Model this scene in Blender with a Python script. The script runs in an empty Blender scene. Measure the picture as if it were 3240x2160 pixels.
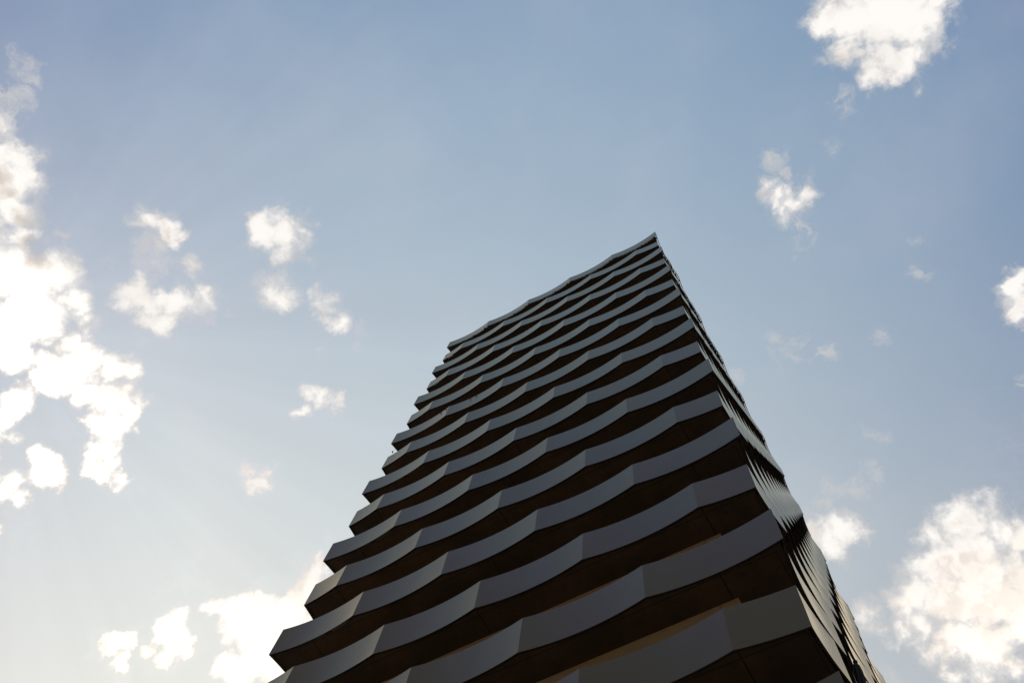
import bpy, math, random
from mathutils import Vector
random.seed(7)
C = bpy.context.scene.collection
R = math.radians

# ------------------------------------------------------------------ camera
cam = bpy.data.objects.new('camera', bpy.data.cameras.new('camera'))
C.objects.link(cam); bpy.context.scene.camera = cam
cam.location = (1.0629, -11.8207, 1.60)
cam.rotation_euler = (2.8500617, -0.0957501, 0.5236432)
cam.data.sensor_width = 36; cam.data.lens = 2647.853 / 3240 * 36
cam.data.clip_end = 20000

# ------------------------------------------------------------------ sky
SUN_DIR = Vector((-0.76, 0.03, 0.65)).normalized()
SUN_EL = math.asin(SUN_DIR.z); SUN_AZ = math.atan2(SUN_DIR.x, SUN_DIR.y)
# clouds: unit direction x,y,z, angular radius, thickness
CLOUDS = """-0.473,-0.310,0.825,0.0119,0.5 -0.482,-0.296,0.825,0.0128,0.55 -0.496,-0.283,0.821,0.0141,0.55 -0.508,-0.282,0.814,0.0140,0.5
-0.528,-0.265,0.807,0.0201,0.9 -0.537,-0.241,0.808,0.0224,1 -0.552,-0.215,0.806,0.0247,1.1 -0.566,-0.188,0.803,0.0228,1 -0.574,-0.167,0.802,0.0167,1
-0.583,-0.184,0.791,0.0246,0.6 -0.608,-0.144,0.781,0.0415,1.2 -0.595,-0.123,0.795,0.0339,1.2 -0.578,-0.116,0.808,0.0280,1
-0.579,-0.083,0.811,0.0196,0.9 -0.612,-0.099,0.784,0.0424,1.3 -0.635,-0.095,0.766,0.0374,1.3 -0.643,-0.069,0.763,0.0208,1
-0.582,-0.064,0.810,0.0154,0.7 -0.585,-0.049,0.810,0.0132,0.6 -0.582,-0.035,0.812,0.0111,0.45 -0.632,-0.043,0.774,0.0191,0.8
-0.621,-0.028,0.783,0.0194,0.9 -0.606,-0.021,0.796,0.0220,0.9 -0.589,-0.007,0.808,0.0246,1 -0.576,0.009,0.817,0.0181,0.9 -0.613,0.001,0.790,0.0220,1
-0.601,0.017,0.799,0.0268,1.1 -0.596,0.032,0.802,0.0202,1 -0.615,0.038,0.787,0.0244,1.1 -0.599,0.046,0.799,0.0135,0.8 -0.629,0.059,0.775,0.0220,1
-0.635,0.069,0.769,0.0175,1 -0.632,0.083,0.770,0.0198,0.9 -0.624,0.099,0.775,0.0178,0.8 -0.631,0.106,0.769,0.0155,0.7 -0.555,-0.008,0.832,0.0137,0.4
-0.659,-0.029,0.751,0.0187,0.8 -0.649,-0.030,0.761,0.0168,0.6 -0.672,-0.024,0.740,0.0123,0.7 -0.635,0.015,0.773,0.0130,0.5
-0.668,0.047,0.743,0.0169,0.9 -0.667,0.062,0.743,0.0127,0.8 -0.668,0.033,0.743,0.0105,0.6 -0.697,0.047,0.715,0.0143,0.6 -0.691,0.059,0.720,0.0124,0.6
-0.709,0.067,0.703,0.0048,0.5 -0.680,0.006,0.734,0.0082,0.4 -0.482,-0.125,0.867,0.0159,0.9 -0.476,-0.110,0.873,0.0160,0.9
-0.474,-0.095,0.875,0.0092,0.7 -0.502,-0.100,0.859,0.0182,0.5 -0.491,-0.097,0.866,0.0137,0.6 -0.517,-0.082,0.852,0.0182,0.5
-0.532,-0.065,0.844,0.0205,0.9 -0.530,-0.046,0.847,0.0229,1 -0.512,-0.039,0.858,0.0209,0.9 -0.526,-0.029,0.850,0.0208,1 -0.537,-0.040,0.842,0.0160,0.8
-0.474,-0.063,0.878,0.0131,0.6 -0.478,-0.072,0.875,0.0093,0.4 -0.483,-0.024,0.875,0.0166,0.8 -0.492,-0.024,0.870,0.0141,0.6
-0.490,-0.006,0.871,0.0095,0.5 -0.531,-0.109,0.840,0.0080,0.3 -0.553,-0.147,0.820,0.0086,0.35 -0.395,-0.046,0.917,0.0219,1
-0.380,-0.036,0.924,0.0245,1.1 -0.369,-0.029,0.929,0.0148,0.9 -0.400,-0.020,0.916,0.0172,0.9 -0.364,-0.037,0.931,0.0123,0.8
-0.398,-0.059,0.916,0.0121,0.8 -0.422,0.009,0.906,0.0246,0.6 -0.430,0.013,0.903,0.0172,0.6 -0.423,0.029,0.906,0.0148,0.5
-0.347,-0.024,0.937,0.0059,0.4 -0.384,0.049,0.922,0.0150,0.6 -0.392,0.067,0.918,0.0151,0.6 -0.390,0.080,0.917,0.0126,0.6 -0.400,0.068,0.914,0.0100,0.5
-0.417,0.094,0.904,0.0075,0.5 -0.382,0.114,0.917,0.0112,0.4 -0.371,0.099,0.924,0.0091,0.3 -0.471,0.005,0.882,0.0067,0.4 -0.441,0.141,0.886,0.0150,0.8
-0.451,0.129,0.883,0.0089,0.6 -0.431,0.151,0.890,0.0125,0.8 -0.432,0.162,0.887,0.0090,0.8 -0.465,0.142,0.874,0.0074,0.7 -0.455,0.149,0.878,0.0070,0.5
-0.532,0.167,0.830,0.0105,0.7 -0.537,0.185,0.823,0.0133,0.8 -0.528,0.186,0.829,0.0120,0.7 -0.515,0.183,0.838,0.0106,0.6 -0.687,0.231,0.689,0.0175,1.2
-0.679,0.235,0.696,0.0176,1.2 -0.688,0.252,0.680,0.0145,1 -0.687,0.217,0.693,0.0104,0.6 -0.646,0.257,0.718,0.0238,1.25 -0.644,0.273,0.715,0.0216,1.2
-0.656,0.275,0.703,0.0213,1.2 -0.666,0.261,0.699,0.0127,0.6 -0.664,0.231,0.711,0.0077,0.5 -0.589,0.289,0.755,0.0294,1.4 -0.570,0.310,0.761,0.0297,1.4
-0.550,0.326,0.769,0.0300,1.4 -0.585,0.325,0.743,0.0426,1.6 -0.605,0.335,0.723,0.0307,1.1 -0.576,0.350,0.739,0.0358,1.3 -0.534,0.310,0.787,0.0281,1.2
-0.512,0.297,0.806,0.0191,1 -0.528,0.295,0.796,0.0189,0.6 -0.606,0.266,0.750,0.0179,0.8 -0.605,0.299,0.738,0.0222,0.9 -0.606,0.246,0.756,0.0135,0.5
-0.610,0.223,0.760,0.0113,0.4 -0.604,0.203,0.771,0.0091,0.3 -0.634,0.171,0.754,0.0044,0.3 0.255,0.053,0.966,0.0214,1 0.264,0.073,0.962,0.0256,1.1
0.286,0.082,0.955,0.0377,1.3 0.303,0.102,0.947,0.0373,1.3 0.322,0.105,0.941,0.0244,1.1 0.271,0.118,0.955,0.0235,1 0.287,0.132,0.949,0.0232,1.1
0.247,0.093,0.965,0.0195,0.9 0.302,0.136,0.944,0.0167,0.9 0.261,0.132,0.956,0.0151,0.8 0.321,0.128,0.938,0.0143,0.7 0.303,0.073,0.950,0.0412,1.3
0.269,0.052,0.962,0.0254,1 0.335,0.093,0.938,0.0201,0.9 0.229,0.134,0.964,0.0110,0.4 0.227,0.148,0.963,0.0111,0.4 0.201,0.180,0.963,0.0099,0.25
0.290,0.170,0.942,0.0068,0.3 0.136,0.162,0.977,0.0132,0.5 0.136,0.182,0.974,0.0118,0.5 0.123,0.199,0.972,0.0199,1 0.152,0.207,0.967,0.0149,0.8
0.136,0.217,0.966,0.0151,0.8 0.125,0.220,0.968,0.0118,0.7 0.132,0.242,0.961,0.0104,0.5 0.227,0.310,0.923,0.0079,0.3 0.213,0.338,0.917,0.0106,0.4
0.151,0.378,0.913,0.0113,0.25 0.047,0.336,0.941,0.0136,0.3 0.063,0.354,0.933,0.0191,0.25 0.092,0.372,0.924,0.0132,0.5 0.280,0.384,0.880,0.0144,1.1
0.276,0.401,0.873,0.0164,1.1 0.272,0.409,0.871,0.0103,1 0.032,0.503,0.864,0.0173,0.5 0.050,0.506,0.861,0.0145,0.45 0.063,0.497,0.866,0.0109,0.4
-0.000,0.531,0.847,0.0204,0.9 0.015,0.530,0.848,0.0203,0.9 0.025,0.538,0.843,0.0179,0.9 -0.002,0.541,0.841,0.0203,0.8 -0.014,0.528,0.849,0.0228,0.9
-0.010,0.357,0.934,0.0123,0.4 0.091,0.469,0.879,0.0082,0.25 0.238,0.464,0.853,0.0062,0.4 0.119,0.564,0.817,0.0292,1.1 0.097,0.565,0.819,0.0212,1.1
0.137,0.569,0.811,0.0247,1 0.145,0.583,0.799,0.0243,0.9 0.095,0.588,0.803,0.0291,1.2 0.115,0.597,0.794,0.0365,1.3 0.070,0.592,0.803,0.0252,1.1
0.048,0.605,0.795,0.0252,1.1 0.068,0.614,0.786,0.0329,1.3 0.092,0.624,0.776,0.0401,1.4 0.141,0.608,0.782,0.0238,0.8 0.126,0.629,0.767,0.0275,0.9
0.032,0.615,0.788,0.0210,0.9 -0.002,0.609,0.794,0.0193,0.6 -0.012,0.603,0.797,0.0151,0.5 0.041,0.628,0.777,0.0248,0.9 0.066,0.642,0.764,0.0321,1.1
0.084,0.653,0.753,0.0314,1.1 0.106,0.651,0.752,0.0195,0.8 0.071,0.669,0.740,0.0234,0.9 0.094,0.671,0.735,0.0192,0.8 0.043,0.649,0.759,0.0182,0.8
0.048,0.667,0.744,0.0159,0.7 -0.015,0.654,0.756,0.0103,0.3 0.241,0.059,0.969,0.0195,1 0.250,0.045,0.967,0.0193,1 0.161,0.595,0.788,0.0238,1
0.118,0.651,0.750,0.0232,0.9 0.144,0.619,0.772,0.0274,1 0.088,0.663,0.743,0.0233,1 -0.565,0.295,0.771,0.0230,1.1 -0.522,0.304,0.797,0.0236,1
-0.507,0.291,0.811,0.0168,0.8 -0.601,0.298,0.742,0.0268,1.1 -0.554,0.313,0.771,0.0277,1.1 -0.618,0.324,0.717,0.0261,1 -0.597,-0.030,0.802,0.0198,0.9
-0.601,-0.045,0.798,0.0175,0.8 -0.635,-0.029,0.772,0.0170,0.9 0.027,0.608,0.793,0.0212,1 0.014,0.621,0.784,0.0169,0.8 -0.616,0.032,0.787,0.0199,1
-0.585,0.025,0.811,0.0181,1 -0.642,0.022,0.766,0.0172,0.5 -0.664,0.002,0.748,0.0167,0.45 -0.639,-0.006,0.769,0.0193,0.5 -0.519,-0.072,0.852,0.0205,0.5
-0.497,-0.079,0.864,0.0184,0.45 -0.384,-0.003,0.923,0.0148,0.4 -0.355,-0.043,0.934,0.0123,0.35 -0.697,0.078,0.712,0.0164,0.35
-0.622,0.222,0.751,0.0223,0.4 -0.621,0.275,0.734,0.0221,0.5 0.124,0.262,0.957,0.0142,0.3 0.014,0.508,0.861,0.0183,0.5"""
SHADED = """-0.555,-0.224,0.801,0.0156 -0.557,-0.208,0.804,0.0156 -0.564,-0.181,0.805,0.0137 -0.574,-0.157,0.804,0.0156 -0.581,-0.140,0.802,0.0175"""
w = bpy.data.worlds.new('World'); bpy.context.scene.world = w; w.use_nodes = True
nt = w.node_tree; N = nt.nodes; L = nt.links
bg = N['Background']

def inp(node, i, v):
    if v is None: return
    if isinstance(v, bpy.types.NodeSocket): nt.links.new(v, node.inputs[i])
    else: node.inputs[i].default_value = v
def M(op, a, b=None, c=None, clamp=False):
    n = nt.nodes.new('ShaderNodeMath'); n.operation = op; n.use_clamp = clamp
    inp(n, 0, a); inp(n, 1, b); inp(n, 2, c); return n.outputs[0]
def VM(op, a, b=None, scale=None):
    n = nt.nodes.new('ShaderNodeVectorMath'); n.operation = op
    inp(n, 0, a); inp(n, 1, b)
    if scale is not None: inp(n, 3, scale)
    return n.outputs['Value'] if op in ('DISTANCE', 'DOT_PRODUCT', 'LENGTH') else n.outputs[0]
def NOISE(vec, scale, detail=6, rough=.55, col=False, dist=0.0):
    n = nt.nodes.new('ShaderNodeTexNoise'); inp(n, 'Vector', vec)
    n.inputs['Scale'].default_value = scale; n.inputs['Detail'].default_value = detail
    n.inputs['Roughness'].default_value = rough; n.inputs['Distortion'].default_value = dist
    return n.outputs['Color' if col else 'Fac']
def MR(v, a, b, c=0.0, d=1.0, smooth=True):
    n = nt.nodes.new('ShaderNodeMapRange'); n.interpolation_type = 'SMOOTHSTEP' if smooth else 'LINEAR'
    inp(n, 'Value', v); inp(n, 'From Min', a); inp(n, 'From Max', b); inp(n, 'To Min', c); inp(n, 'To Max', d)
    return n.outputs[0]
def MIX(f, a, b, mode='MIX'):
    n = nt.nodes.new('ShaderNodeMix'); n.data_type = 'RGBA'; n.blend_type = mode
    inp(n, 0, f); inp(n, 6, a if isinstance(a, bpy.types.NodeSocket) else (*a, 1)[:4]); inp(n, 7, b if isinstance(b, bpy.types.NodeSocket) else (*b, 1)[:4])
    return n.outputs[2]

dirn = N.new('ShaderNodeTexCoord').outputs['Generated']
sky = N.new('ShaderNodeTexSky'); sky.sky_type = 'NISHITA'; sky.sun_disc = False
sky.sun_elevation = SUN_EL; sky.sun_rotation = SUN_AZ
sky.air_density = 1; sky.dust_density = 2; sky.ozone_density = 1
nish = VM('SCALE', sky.outputs[0], scale=0.1)
nish = VM('MINIMUM', nish, (1, 1, 1)); nish = VM('SCALE', nish, scale=0.15)
glow = M('EXPONENT', M('MULTIPLY', M('SUBTRACT', VM('DOT_PRODUCT', dirn, (-0.643, 0.766, 0)), 1.0), 2.0))
sz = N.new('ShaderNodeSeparateXYZ'); L.new(dirn, sz.inputs[0])
hz = VM('ADD', VM('SCALE', (1.508, 1.378, 0.823), scale=glow), VM('SCALE', (0.645, 0.786, 0.646), scale=sz.outputs[2]))
hz = VM('ADD', hz, (-0.567, -0.592, -0.249))
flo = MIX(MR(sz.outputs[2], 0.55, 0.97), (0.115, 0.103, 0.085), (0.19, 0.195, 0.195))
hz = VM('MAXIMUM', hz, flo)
# unseen sky behind the viewer, made dim and neutral for the panel reflections
back = M('MULTIPLY', MR(VM('DOT_PRODUCT', dirn, (-0.223, 0.203, 0.953)), 0.79, 0.66), MR(sz.outputs[1], 0.05, -0.25))
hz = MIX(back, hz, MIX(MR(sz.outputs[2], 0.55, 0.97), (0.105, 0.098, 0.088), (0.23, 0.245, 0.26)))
halo = M('EXPONENT', M('MULTIPLY', M('SUBTRACT', VM('DOT_PRODUCT', dirn, tuple(Vector((-0.80, 0.12, 0.585)).normalized())), 1.0), 9.0))
clear = VM('ADD', VM('MULTIPLY', VM('ADD', hz, nish), (1.0, 1.0, .975)), VM('SCALE', (0.072, 0.072, 0.068), scale=halo))

# faint crepuscular streaks fanning out from behind the bright cloud
sc_ = Vector((-0.635, -0.095, 0.766)).normalized(); t1 = sc_.cross(Vector((0, 0, 1))).normalized(); t2 = sc_.cross(t1)
ang = M('ARCTAN2', VM('DOT_PRODUCT', dirn, tuple(t2)), VM('DOT_PRODUCT', dirn, tuple(t1)))
cb = N.new('ShaderNodeCombineXYZ'); L.new(ang, cb.inputs[0])
ray = MR(NOISE(cb.outputs[0], 4.5, 3, .6), .35, .65, -0.016, 0.020)
rfall = MR(VM('DOT_PRODUCT', dirn, tuple(sc_)), 0.62, 0.93)
clear = VM('SCALE', clear, scale=M('ADD', 1.0, M('MULTIPLY', ray, rfall)))

# cloud field
nw = NOISE(dirn, 7.0, 3, .5, True)
nw2 = NOISE(dirn, 34.0, 4, .6, True)
warp = VM('ADD', dirn, VM('SCALE', VM('SUBTRACT', nw, (.5, .5, .5)), scale=0.022))
warp = VM('ADD', warp, VM('SCALE', VM('SUBTRACT', nw2, (.5, .5, .5)), scale=0.042))
field = None; wisp = None
OFF_FRAME = ' 0.42,0.62,0.66,0.26,1.4 0.30,0.78,0.55,0.30,1.4 0.10,0.86,0.50,0.22,1.2 -0.80,-0.05,0.60,0.20,1.4 -0.62,0.52,0.58,0.16,1.0'  # unseen bright clouds, added to brighten the reflections in the panels
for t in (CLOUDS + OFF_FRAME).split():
    x, y, z, r, o = map(float, t.split(','))
    r = r * 0.88 + 0.0035
    d = VM('DISTANCE', warp, (x, y, z))
    f = M('MULTIPLY_ADD', d, -o / (r * 1.12), o)
    if o <= 0.55: wisp = f if wisp is None else M('MAXIMUM', wisp, f)
    else: field = f if field is None else M('SMOOTH_MAX', field, f, 0.2)
field = M('MAXIMUM', field, -1.0)
shade = None
for t in SHADED.split():
    x, y, z, r = map(float, t.split(','))
    f = M('MULTIPLY_ADD', VM('DISTANCE', warp, (x, y, z)), -1 / r, 1.0)
    shade = f if shade is None else M('MAXIMUM', shade, f)
fine = NOISE(dirn, 21.0, 12, .60, dist=0.35)
veil = NOISE(dirn, 3.2, 8, .6)
# scattered clouds added in the unseen sky, to vary the panel reflections
away = MR(VM('DOT_PRODUCT', dirn, (-0.223, 0.203, 0.953)), 0.80, 0.62)
gen = M('MULTIPLY', M('SUBTRACT', NOISE(dirn, 2.6, 9, .55), 0.63), 5.0)
gen = M('ADD', M('MULTIPLY', gen, away), M('MULTIPLY', M('SUBTRACT', 1.0, away), -1.0))
fld = M('MAXIMUM', field, gen)
dens = M('MULTIPLY_ADD', M('SUBTRACT', fine, 0.5), 2.5, M('MULTIPLY_ADD', fld, 1.35, 0.14))
alpha = MR(dens, 0.0, 1.0)
core = MR(dens, 0.15, 1.25)
alpha = M('MULTIPLY', alpha, MR(fld, -0.35, 0.12))
wisp = M('MAXIMUM', wisp, M('MULTIPLY_ADD', field, 0.70, 0.13))
fray = NOISE(warp, 33.0, 12, .66, dist=0.9)
wd = M('MULTIPLY_ADD', M('SUBTRACT', fray, 0.5), 3.4, M('MULTIPLY_ADD', wisp, 1.7, 0.12))
wa = M('MULTIPLY', M('MULTIPLY', MR(wd, 0.0, 1.1), MR(wisp, -0.2, 0.25)), 0.78)
alpha = M('MAXIMUM', alpha, wa)
sunny = MR(VM('DOT_PRODUCT', dirn, tuple(Vector((-0.74, -0.02, 0.67)).normalized())), 0.968, 0.998)
lump = MR(NOISE(VM('ADD', dirn, (3.1, 1.7, .4)), 11.0, 7, .55), 0.36, 0.62)
# relief: lit towards the sun, grey on the far side
off = tuple(Vector((-0.64, -0.09, 0.77)) * 0.022)
n_a = NOISE(warp, 13.0, 5, .52); n_b = NOISE(VM('ADD', warp, off), 13.0, 5, .52)
relief = MR(M('SUBTRACT', n_a, n_b), -0.10, 0.09)
ccol = MIX(core, (0.60, 0.595, 0.60), (0.90, 0.85, 0.80))
ccol = MIX(M('MULTIPLY', core, MR(M('ADD', relief, lump), .45, 1.5)), ccol, (1.00, 0.965, 0.925))
ccol = MIX(M('MULTIPLY', M('MULTIPLY', core, MR(M('ADD', relief, lump), .75, .15)), .55), ccol, (0.66, 0.60, 0.555))
low = MR(sz.outputs[2], 0.84, 0.64)
core3 = M('POWER', core, 2.6)
ccol = MIX(M('MULTIPLY', low, core3), ccol, (1.65, 1.45, 1.22))
ccol = MIX(M('MULTIPLY', M('MULTIPLY', sunny, core3), MR(M('ADD', relief, lump), .2, 1.3, .35, 1.0)), ccol, (3.2, 2.75, 2.25))
ccol = VM('MAXIMUM', ccol, VM('SCALE', clear, scale=1.04))
ccol = MIX(MR(shade, 0.0, 0.9, 0.0, 0.6), ccol, (0.50, 0.42, 0.36))
thin = MR(veil, 0.42, 0.75, 0.0, 0.12)
clear = MIX(M('MULTIPLY', thin, M('SUBTRACT', 1.0, away)), clear, (0.74, 0.73, 0.74))
col = MIX(alpha, clear, ccol)
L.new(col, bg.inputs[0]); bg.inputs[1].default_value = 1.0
w.cycles.sampling_method = 'MANUAL'; w.cycles.sample_map_resolution = 512

sun = bpy.data.objects.new('sun', bpy.data.lights.new('sun', 'SUN')); C.objects.link(sun)
sun.data.energy = 2.0; sun.data.angle = R(9); sun.data.color = (1.0, 0.80, 0.58)
sun.rotation_euler = SUN_DIR.to_track_quat('Z', 'Y').to_euler()
vs = bpy.context.scene.view_settings
vs.view_transform = 'Standard'; vs.look = 'None'; vs.exposure = 0; vs.gamma = 1

# ------------------------------------------------------------------ materials
def material(name):
    global nt
    m = bpy.data.materials.new(name); m.use_nodes = True; nt = m.node_tree
    return m, nt.nodes['Principled BSDF']
def objco():
    return nt.nodes.new('ShaderNodeTexCoord').outputs['Object']
def bump(bsdf, h, strength, dist=.01):
    b = nt.nodes.new('ShaderNodeBump'); b.inputs['Strength'].default_value = strength; b.inputs['Distance'].default_value = dist
    nt.links.new(h, b.inputs['Height']); nt.links.new(b.outputs[0], bsdf.inputs['Normal'])

m_panel, b = material('brown grey coated aluminium')
co = objco()
at = nt.nodes.new('ShaderNodeAttribute'); at.attribute_name = 'tone'
big = NOISE(co, 1.3, 4, .6)
mp = nt.nodes.new('ShaderNodeMapping'); mp.inputs['Scale'].default_value = (9, 9, .6); nt.links.new(co, mp.inputs[0])
streak = NOISE(mp.outputs[0], 1.0, 5, .65)
grain = NOISE(co, 160.0, 3, .7)
v = M('ADD', M('MULTIPLY', M('SUBTRACT', big, .5), .22), M('MULTIPLY', M('SUBTRACT', streak, .5), .16))
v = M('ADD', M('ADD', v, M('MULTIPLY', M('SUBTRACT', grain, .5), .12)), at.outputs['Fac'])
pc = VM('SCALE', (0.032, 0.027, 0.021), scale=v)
# tinted coating: warm diffuse paint under a glossy layer whose reflection grows towards grazing angles
nt.nodes.remove(b); outn = [n for n in nt.nodes if n.type == 'OUTPUT_MATERIAL'][0]
bp = nt.nodes.new('ShaderNodeBump'); bp.inputs['Strength'].default_value = .012; bp.inputs['Distance'].default_value = .02
nt.links.new(big, bp.inputs['Height'])
df = nt.nodes.new('ShaderNodeBsdfDiffuse'); nt.links.new(pc, df.inputs['Color'])
gs = nt.nodes.new('ShaderNodeBsdfGlossy'); nt.links.new(VM('SCALE', (.90, .825, .655), scale=M('ADD', M('MULTIPLY', v, .55), .46)), gs.inputs['Color'])
nt.links.new(MR(M('ADD', big, streak), .7, 1.3, .14, .19, False), gs.inputs['Roughness']); nt.links.new(bp.outputs[0], gs.inputs['Normal'])
fs = nt.nodes.new('ShaderNodeFresnel'); fs.inputs['IOR'].default_value = 2.1
mx = nt.nodes.new('ShaderNodeMixShader'); nt.links.new(fs.outputs[0], mx.inputs[0]); nt.links.new(df.outputs[0], mx.inputs[1]); nt.links.new(gs.outputs[0], mx.inputs[2])
nt.links.new(mx.outputs[0], outn.inputs['Surface'])

m_edge, b = material('dark aluminium return')
b.inputs['Base Color'].default_value = (.05, .042, .035, 1); b.inputs['Roughness'].default_value = .6

m_lining, b = material('pale balcony lining')
b.inputs['Base Color'].default_value = (.26, .20, .13, 1); b.inputs['Roughness'].default_value = .7  # unseen inner faces, made pale to bounce light onto the beige wall

m_dark, b = material('black steel')
co = objco(); nt.links.new(MIX(NOISE(co, 9, 4), (.008, .008, .008), (.02, .018, .016)), b.inputs['Base Color']); b.inputs['Roughness'].default_value = .55

m_slab, b = material('precast concrete with drip grooves')
co = objco()
sx = nt.nodes.new('ShaderNodeSeparateXYZ'); nt.links.new(co, sx.inputs[0])
X, Y = sx.outputs[0], sx.outputs[1]
LX, LY = 19.3083, 23.17
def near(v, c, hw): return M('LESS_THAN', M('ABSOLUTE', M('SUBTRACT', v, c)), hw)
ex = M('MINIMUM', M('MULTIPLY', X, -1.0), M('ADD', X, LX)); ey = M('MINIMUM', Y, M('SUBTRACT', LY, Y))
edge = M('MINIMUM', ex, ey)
groove = near(edge, .315, .016)  # groove's recess shade painted as a dark line on the flat soffit
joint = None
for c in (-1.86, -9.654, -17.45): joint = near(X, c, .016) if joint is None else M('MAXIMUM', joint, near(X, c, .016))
hair = None
for c in (-5.76, -13.55, -3.9, -7.7, -11.6, -15.4): hair = near(X, c, .006) if hair is None else M('MAXIMUM', hair, near(X, c, .006))
rust = NOISE(co, .55, 6, .62); blot = NOISE(co, 5.0, 8, .68)
base = MIX(MR(rust, .38, .66), (.074, .049, .030), (.130, .078, .042))
base = MIX(MR(blot, .45, .75, 0, .5), base, (.055, .042, .03))
base = MIX(M('MULTIPLY', hair, .45), base, (.03, .022, .016))
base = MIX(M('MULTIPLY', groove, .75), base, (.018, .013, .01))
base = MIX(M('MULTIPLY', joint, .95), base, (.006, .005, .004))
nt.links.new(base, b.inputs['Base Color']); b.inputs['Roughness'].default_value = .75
bump(b, blot, .15, .02)

m_wall, b = material('warm beige render')
co = objco()
nt.links.new(MIX(NOISE(co, 3.0, 7, .6), (.66, .48, .28), (.76, .57, .34)), b.inputs['Base Color']); b.inputs['Roughness'].default_value = .6

m_glass, b = material('dark window glass')
b.inputs['Base Color'].default_value = (.012, .014, .016, 1); b.inputs['Roughness'].default_value = .06; b.inputs['IOR'].default_value = 1.5

m_pave, b = material('granite paving')
co = objco()
br = nt.nodes.new('ShaderNodeTexBrick'); nt.links.new(co, br.inputs[0]); br.inputs['Scale'].default_value = 1.6
br.inputs['Color1'].default_value = (.10, .09, .08, 1); br.inputs['Color2'].default_value = (.13, .118, .10, 1); br.inputs['Mortar'].default_value = (.07, .065, .06, 1); br.inputs['Mortar Size'].default_value = .012
nt.links.new(MIX(MR(NOISE(co, 2.0, 8, .65), .3, .7, 0, .4), br.outputs[0], (.12, .11, .10)), b.inputs['Base Color']); b.inputs['Roughness'].default_value = .7

m_ground, b = material('asphalt ground')
co = objco()
nt.links.new(MIX(NOISE(co, .03, 8, .6), (.05, .05, .05), (.10, .095, .085)), b.inputs['Base Color']); b.inputs['Roughness'].default_value = .85

m_cloth, b = material('black canvas')
co = objco()
nt.links.new(MIX(NOISE(co, 14, 5, .6), (.010, .007, .008), (.028, .02, .022)), b.inputs['Base Color']); b.inputs['Roughness'].default_value = .8

# ------------------------------------------------------------------ helpers
class MB:
    """collects faces (with material slot, smooth flag, tone) and links them as one object"""
    def __init__(s): s.v = []; s.f = []; s.m = []; s.s = []; s.t = []
    def quad(s, pts, mi=0, smooth=False, tone=1.0):
        i = len(s.v); s.v += [tuple(p) for p in pts]; s.f.append(tuple(range(i, i + len(pts)))); s.m.append(mi); s.s.append(smooth); s.t.append(tone)
    def strip(s, a, b, mi=0, smooth=True, tone=1.0):
        """quads between two polylines sharing vertices along the strip"""
        i = len(s.v); n = len(a); s.v += [tuple(p) for p in a] + [tuple(p) for p in b]
        for k in range(n - 1):
            s.f.append((i + k, i + k + 1, i + n + k + 1, i + n + k)); s.m.append(mi); s.s.append(smooth); s.t.append(tone)
    def box(s, x0, x1, y0, y1, z0, z1, mi=0):
        p = [(x, y, z) for z in (z0, z1) for y in (y0, y1) for x in (x0, x1)]
        for q in ((0, 2, 3, 1), (4, 5, 7, 6), (0, 1, 5, 4), (2, 6, 7, 3), (0, 4, 6, 2), (1, 3, 7, 5)):
            s.quad([p[k] for k in q], mi)
    def tube(s, pts, rad, n=10, mi=0):
        """tapered tube through pts, rad one number or one per point"""
        pts = [Vector(p) for p in pts]; rr = rad if isinstance(rad, (list, tuple)) else [rad] * len(pts)
        rings = []
        up = Vector((.31, .2, .93))
        for k, p in enumerate(pts):
            d = (pts[min(k + 1, len(pts) - 1)] - pts[max(k - 1, 0)]).normalized()
            a = d.cross(up).normalized(); b_ = d.cross(a)
            rings.append([p + (a * math.cos(2 * math.pi * j / n) + b_ * math.sin(2 * math.pi * j / n)) * rr[k] for j in range(n)])
        i = len(s.v)
        for r_ in rings: s.v += [tuple(q) for q in r_]
        for k in range(len(rings) - 1):
            for j in range(n):
                s.f.append((i + k * n + j, i + k * n + (j + 1) % n, i + (k + 1) * n + (j + 1) % n, i + (k + 1) * n + j)); s.m.append(mi); s.s.append(True); s.t.append(1)
        s.f.append(tuple(i + j for j in range(n))); s.m.append(mi); s.s.append(False); s.t.append(1)
        s.f.append(tuple(i + (len(rings) - 1) * n + j for j in reversed(range(n)))); s.m.append(mi); s.s.append(False); s.t.append(1)
    def build(s, name, mats, parent=None, loc=None):
        me = bpy.data.meshes.new(name); me.from_pydata(s.v, [], s.f); me.update()
        for m in (mats if isinstance(mats, (list, tuple)) else [mats]): me.materials.append(m)
        me.polygons.foreach_set('material_index', s.m); me.polygons.foreach_set('use_smooth', s.s)
        a = me.attributes.new('tone', 'FLOAT', 'FACE'); a.data.foreach_set('value', s.t)
        o = bpy.data.objects.new(name, me); C.objects.link(o)
        if parent: o.parent = parent
        if loc: o.location = loc
        return o
def tag(o, label=None, category=None, group=None, kind=None):
    for k, v in (('label', label), ('category', category), ('group', group), ('kind', kind)):
        if v: o[k] = v
    return o

# ------------------------------------------------------------------ setting
g = MB(); g.quad([(-6000, -6000, -.004), (6000, -6000, -.004), (6000, 6000, -.004), (-6000, 6000, -.004)])
tag(g.build('ground', m_ground), kind='structure')
g = MB(); g.box(-44, 24, -26, 48, -.3, .12)
tag(g.build('plaza_pavement', m_pave), kind='structure')

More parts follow.
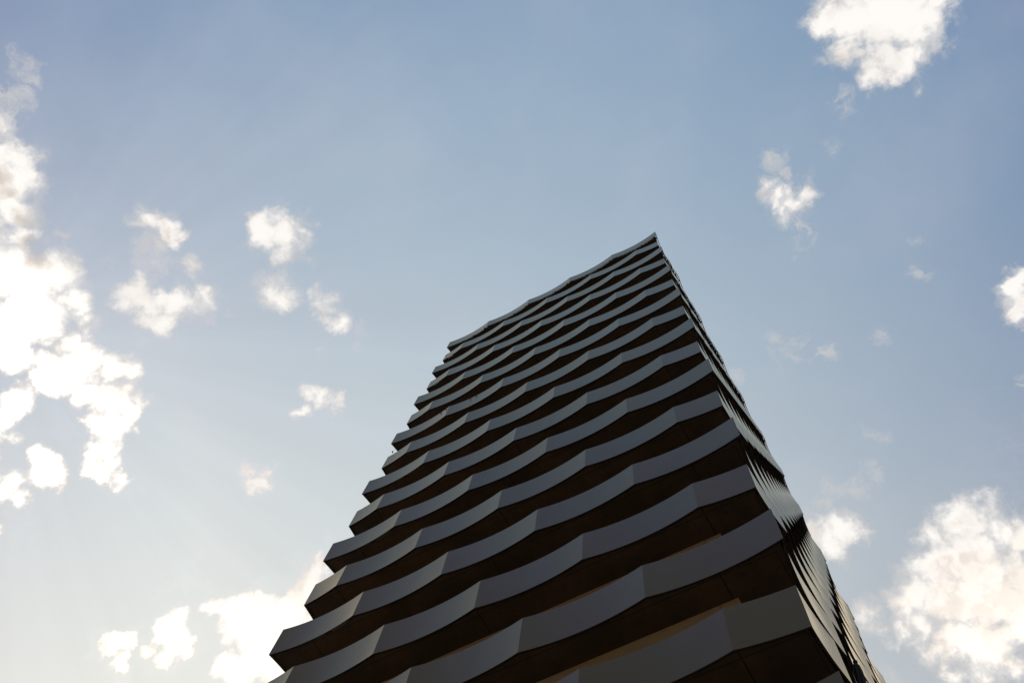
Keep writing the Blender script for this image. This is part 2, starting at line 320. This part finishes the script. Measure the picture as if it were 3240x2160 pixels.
# ------------------------------------------------------------------ the tower
H = 3.3; W = 19.3083 / 5; ZT = 68.65; HB = 1.5516; SAG = 0.172
NX, NY = 5, 6; LXX, LYY = NX * W, NY * W
GAP = 0.062; TH = 0.040; INS = TH + GAP
def depth(s, odd):
    u = (s / W + (0.5 if odd else 0.0)) % 1.0
    return SAG * (1 - (2 * u - 1) ** 2)
def s_end(odd, inset):
    s = inset
    for _ in range(30): s = depth(max(s, 0), odd) + inset
    return s
def face_pt(face, s, d, z):
    if face == 0: return (-s, d, z)                    # front, towards the camera
    if face == 1: return (-d, s, z)                    # right hand side
    if face == 2: return (-s, LYY - d, z)              # back
    return (-LXX + d, s, z)                            # left hand side
def bays(face, odd, inset, s0=None):
    """list of lists of s values, one list per bay, clipped to the corner"""
    Lf = LXX if face in (0, 2) else LYY; n = NX if face in (0, 2) else NY
    a = s_end(odd, inset) if s0 is None else s0
    cus = [k * W for k in range(n + 1)] if not odd else [-.5 * W + k * W for k in range(n + 2)]
    out = []
    for k in range(len(cus) - 1):
        lo, hi = max(cus[k], a), min(cus[k + 1], Lf - a)
        if hi - lo < 1e-4: continue
        m = max(6, int(22 * (hi - lo) / W))
        out.append([lo + (hi - lo) * j / m for j in range(m + 1)])
    return out
def dep(s, odd, lo, hi):
    """depth within a bay, exact at both cusps"""
    if odd: k = math.floor((.5 * (lo + hi)) / W + .5); u = s / W + .5 - k
    else: k = math.floor(.5 * (lo + hi) / W); u = s / W - k
    return SAG * (1 - (2 * u - 1) ** 2)

def parapet(face, k, parent, ztop):
    odd = k % 2 == 1; z0, z1 = ztop - HB, ztop
    mb = MB()
    a = s_end(odd, 0.0) if face in (0, 2) else s_end(odd, 0.0) + TH + .003
    for bay in bays(face, odd, 0, a):
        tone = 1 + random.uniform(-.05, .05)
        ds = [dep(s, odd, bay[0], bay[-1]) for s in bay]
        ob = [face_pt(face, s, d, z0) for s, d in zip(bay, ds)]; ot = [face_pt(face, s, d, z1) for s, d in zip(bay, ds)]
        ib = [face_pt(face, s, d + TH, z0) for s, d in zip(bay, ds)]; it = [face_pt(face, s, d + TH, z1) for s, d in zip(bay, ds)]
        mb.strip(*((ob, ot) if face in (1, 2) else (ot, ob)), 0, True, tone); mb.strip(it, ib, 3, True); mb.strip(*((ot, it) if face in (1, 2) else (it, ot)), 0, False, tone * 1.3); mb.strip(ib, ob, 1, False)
        for e in (0, -1): mb.quad([ob[e], ot[e], it[e], ib[e]], 1)
        # steel brackets that carry the panel from the slab edge
        if bay[-1] - bay[0] > .3:
            lo = bay[0]; hi = bay[-1]
            c0 = lo if not odd or lo > .5 * W - .01 else lo - .5 * W
            full = W
            base = math.floor((.5 * (lo + hi) / W) + (.5 if odd else 0)) * W - (.5 * W if odd else 0)
            for fr in (.07, .36, .62, .92):
                s = base + fr * full
                if s < lo + .12 or s > hi - .12: continue
                d = dep(s, odd, lo, hi)
                if face in (0, 2):
                    y0, y1 = sorted((face_pt(face, s, d + TH - .004, 0)[1], face_pt(face, s, d + INS + .01, 0)[1])); x = -s
                    mb.box(x - .045, x + .045, y0, y1, z0 + .07, z0 + .29, 2)
                else:
                    x0, x1 = sorted((face_pt(face, s, d + TH - .004, 0)[0], face_pt(face, s, d + INS + .01, 0)[0]))
                    mb.box(x0, x1, s - .045, s + .045, z0 + .07, z0 + .29, 2)
    return mb.build('parapet', [m_panel, m_edge, m_dark, m_lining], parent)

def outline(odd, inset):
    pts = []
    e = s_end(odd, inset)
    order = [(0, 1), (3, 1), (2, -1), (1, -1)]
    for face, sg in order:
        ps = []
        for bay in bays(face, odd, inset):
            seg = [(s, dep(s, odd, bay[0], bay[-1]) + inset) for s in bay]
            ps += seg if not ps else seg[1:]
        if sg < 0: ps = ps[::-1]
        pts += [face_pt(face, s, d, 0)[:2] for s, d in ps][:-1]
    return pts
tower = bpy.data.objects.new('apartment_tower', None); C.objects.link(tower); tower.location = (0, 0, 0)
tag(tower, 'tall dark residential tower wrapped in wavy scalloped grey metal balcony bands', 'tower')

NF = 20
for k in range(NF):
    odd = k % 2 == 1; zt = ZT - k * H
    zb = zt - HB + .055
    mb = MB(); o_ = outline(odd, INS); n = len(o_)
    lo = [(x, y, zb) for x, y in o_]; hi = [(x, y, zb + .25) for x, y in o_]
    mb.quad(lo[::-1]); mb.quad(hi, 1)
    mb.strip(lo + lo[:1], hi + hi[:1], 0, False)
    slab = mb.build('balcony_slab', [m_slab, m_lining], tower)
    for face in range(4): parapet(face, k, slab, zt)
    # recessed fittings in the soffit
    if k >= 6:
        for s in (1.29, 9.05, LXX - 1.29):
            q = MB(); q.tube([(-s, .54, zb + .01), (-s, .54, zb - .012)], .034, 14)
            q.build('downlight', m_edge, slab)
        for s in (3.2, 9.0, 14.8):
            q = MB(); q.tube([(-.54, s, zb + .01), (-.54, s, zb - .012)], .034, 14)
            q.build('downlight', m_edge, slab)
    # storey under this slab
    z0 = (zb - H + .25) if k < NF - 1 else .12
    gl = MB(); gl.box(-LXX + 1.9, -1.9, 1.52, LYY - 1.52, z0, zb)
    gw = gl.build('window_wall', m_glass, tower)
    fr = MB()
    for i in range(12):
        x = -1.95 - i * (LXX - 3.9) / 11
        for y in (1.48, LYY - 1.48): fr.box(x - .03, x + .03, y - .038, y + .038, z0, zb)
    for i in range(14):
        y = 1.3 + i * (LYY - 2.6) / 13
        for x in (-1.86, -LXX + 1.86): fr.box(x - .038, x + .038, y - .03, y + .03, z0, zb)
    fr.build('window_frame', m_dark, gw)
    if k < NF - 1:
        cuts = [1.73, 2.265, 9.32, LXX - 9.32, LXX - 2.265, LXX - 1.73]
        for a, b_ in zip(cuts[:-1], cuts[1:]):
            q = MB(); prof = [(1.10 + .26 * math.sin(R(t)), zb - .002 - .42 * (1 - math.cos(R(t)))) for t in range(0, 91, 10)] + [(1.36, z0)]  # cove added at the panel top so it darkens towards the soffit
            xa, xb = -b_ + .006, -a - .006
            q.strip([(xa, y, z) for y, z in prof], [(xb, y, z) for y, z in prof], 0, True)
            for x in (xa, xb): q.quad([(x, y, z) for y, z in prof] + [(x, 1.44, z0), (x, 1.44, zb - .002)])
            q.quad([(xa, 1.44, z0), (xb, 1.44, z0), (xb, 1.44, zb - .002), (xa, 1.44, zb - .002)])
            q.build('wall_panel', m_wall, gw)
# entrance storey
for x in (-1.4, -6.9, -12.4, -17.9):
    for y in (1.0, LYY - 1.0):
        q = MB(); q.tube([(x, y, .12), (x, y, ZT - 19 * H - HB + .055)], .28, 24); q.build('column', m_slab, tower)

# ------------------------------------------------------------------ small things on the balconies
z6 = ZT - 6 * H
LBL = ['thin dark hook clipped over a grey parapet edge, rightmost of the four', 'thin dark hook clipped over a grey parapet edge, second from the right of the four',
       'thin dark hook just left of a parapet crease, third from the right of the four', 'thin dark hook clipped over a grey parapet edge, leftmost of the four']
for i, x in enumerate((-13.57, -14.0, -15.67, -16.07)):
    y = depth(-x, False)
    q = MB()
    q.tube([(0, .10, -.10), (0, .075, .03), (0, .0, .035), (0, -.03, -.02), (.0, -.035, -.30), (.02, -.05, -.42)], .016, 8)
    o = q.build('parapet_hook', m_dark, loc=(x, y, z6))
    tag(o, LBL[i], 'hook', 'hooks clipped over the parapet')

# small dark lamp hanging clear of the left hand corner
hx, hy, hz_ = -19.42, .62, 0
hl = bpy.data.objects.new('hanging_lantern', None); C.objects.link(hl); hl.location = (-19.42, .45, ZT - 21.55)
tag(hl, 'tiny dark lantern hung from a wire outside the left corner of the tower', 'lantern')
q = MB(); q.tube([(0, 0, .06), (0, 0, .04), (0, 0, -.03), (0, 0, -.05)], [.01, .045, .05, .02], 10); q.build('lamp_body', m_dark, hl)
q = MB(); q.tube([(0, 0, .05), (.03, 0, .2), (.18, .0, .34)], .006, 6); q.build('wire', m_dark, hl)

# closed parasol leaning out over a balcony edge on the right hand side
pr = bpy.data.objects.new('closed_parasol', None); C.objects.link(pr); pr.location = (-.02, 6.2, 23.35)
tag(pr, 'dark folded parasol leaning out over a bright balcony edge on the right side', 'parasol')
q = MB()
def lobed(mb, prof, lobes=8, n=48, amp=.16):
    i = len(mb.v)
    for (r_, z_, sx_) in prof:
        for j in range(n):
            a = 2 * math.pi * j / n; rr = r_ * (1 + amp * math.cos(lobes * a + z_ * 1.5))
            mb.v.append((rr * math.cos(a) + sx_, rr * math.sin(a), z_))
    for k in range(len(prof) - 1):
        for j in range(n):
            mb.f.append((i + k * n + j, i + k * n + (j + 1) % n, i + (k + 1) * n + (j + 1) % n, i + (k + 1) * n + j)); mb.m.append(0); mb.s.append(True); mb.t.append(1)
    mb.f.append(tuple(i + j for j in reversed(range(n)))); mb.m.append(0); mb.s.append(False); mb.t.append(1)
    mb.f.append(tuple(i + (len(prof) - 1) * n + j for j in range(n))); mb.m.append(0); mb.s.append(False); mb.t.append(1)
lobed(q, [(.09, -1.9, 0), (.15, -1.7, 0), (.17, -1.2, 0), (.16, -.7, 0), (.13, -.35, 0), (.09, -.12, 0), (.03, 0, 0)])
q.build('canopy', m_cloth, pr)
q = MB(); q.tube([(0, 0, -.03), (0, 0, .02), (0, 0, .07), (0, 0, .12), (0, 0, .14)], [.04, .065, .07, .05, .01], 14); q.build('finial', m_cloth, pr)
q = MB(); q.tube([(0, 0, -3.0), (0, 0, -1.85)], .022, 10); q.build('pole', m_dark, pr)
pr.rotation_euler = (R(-4), R(8), 0)
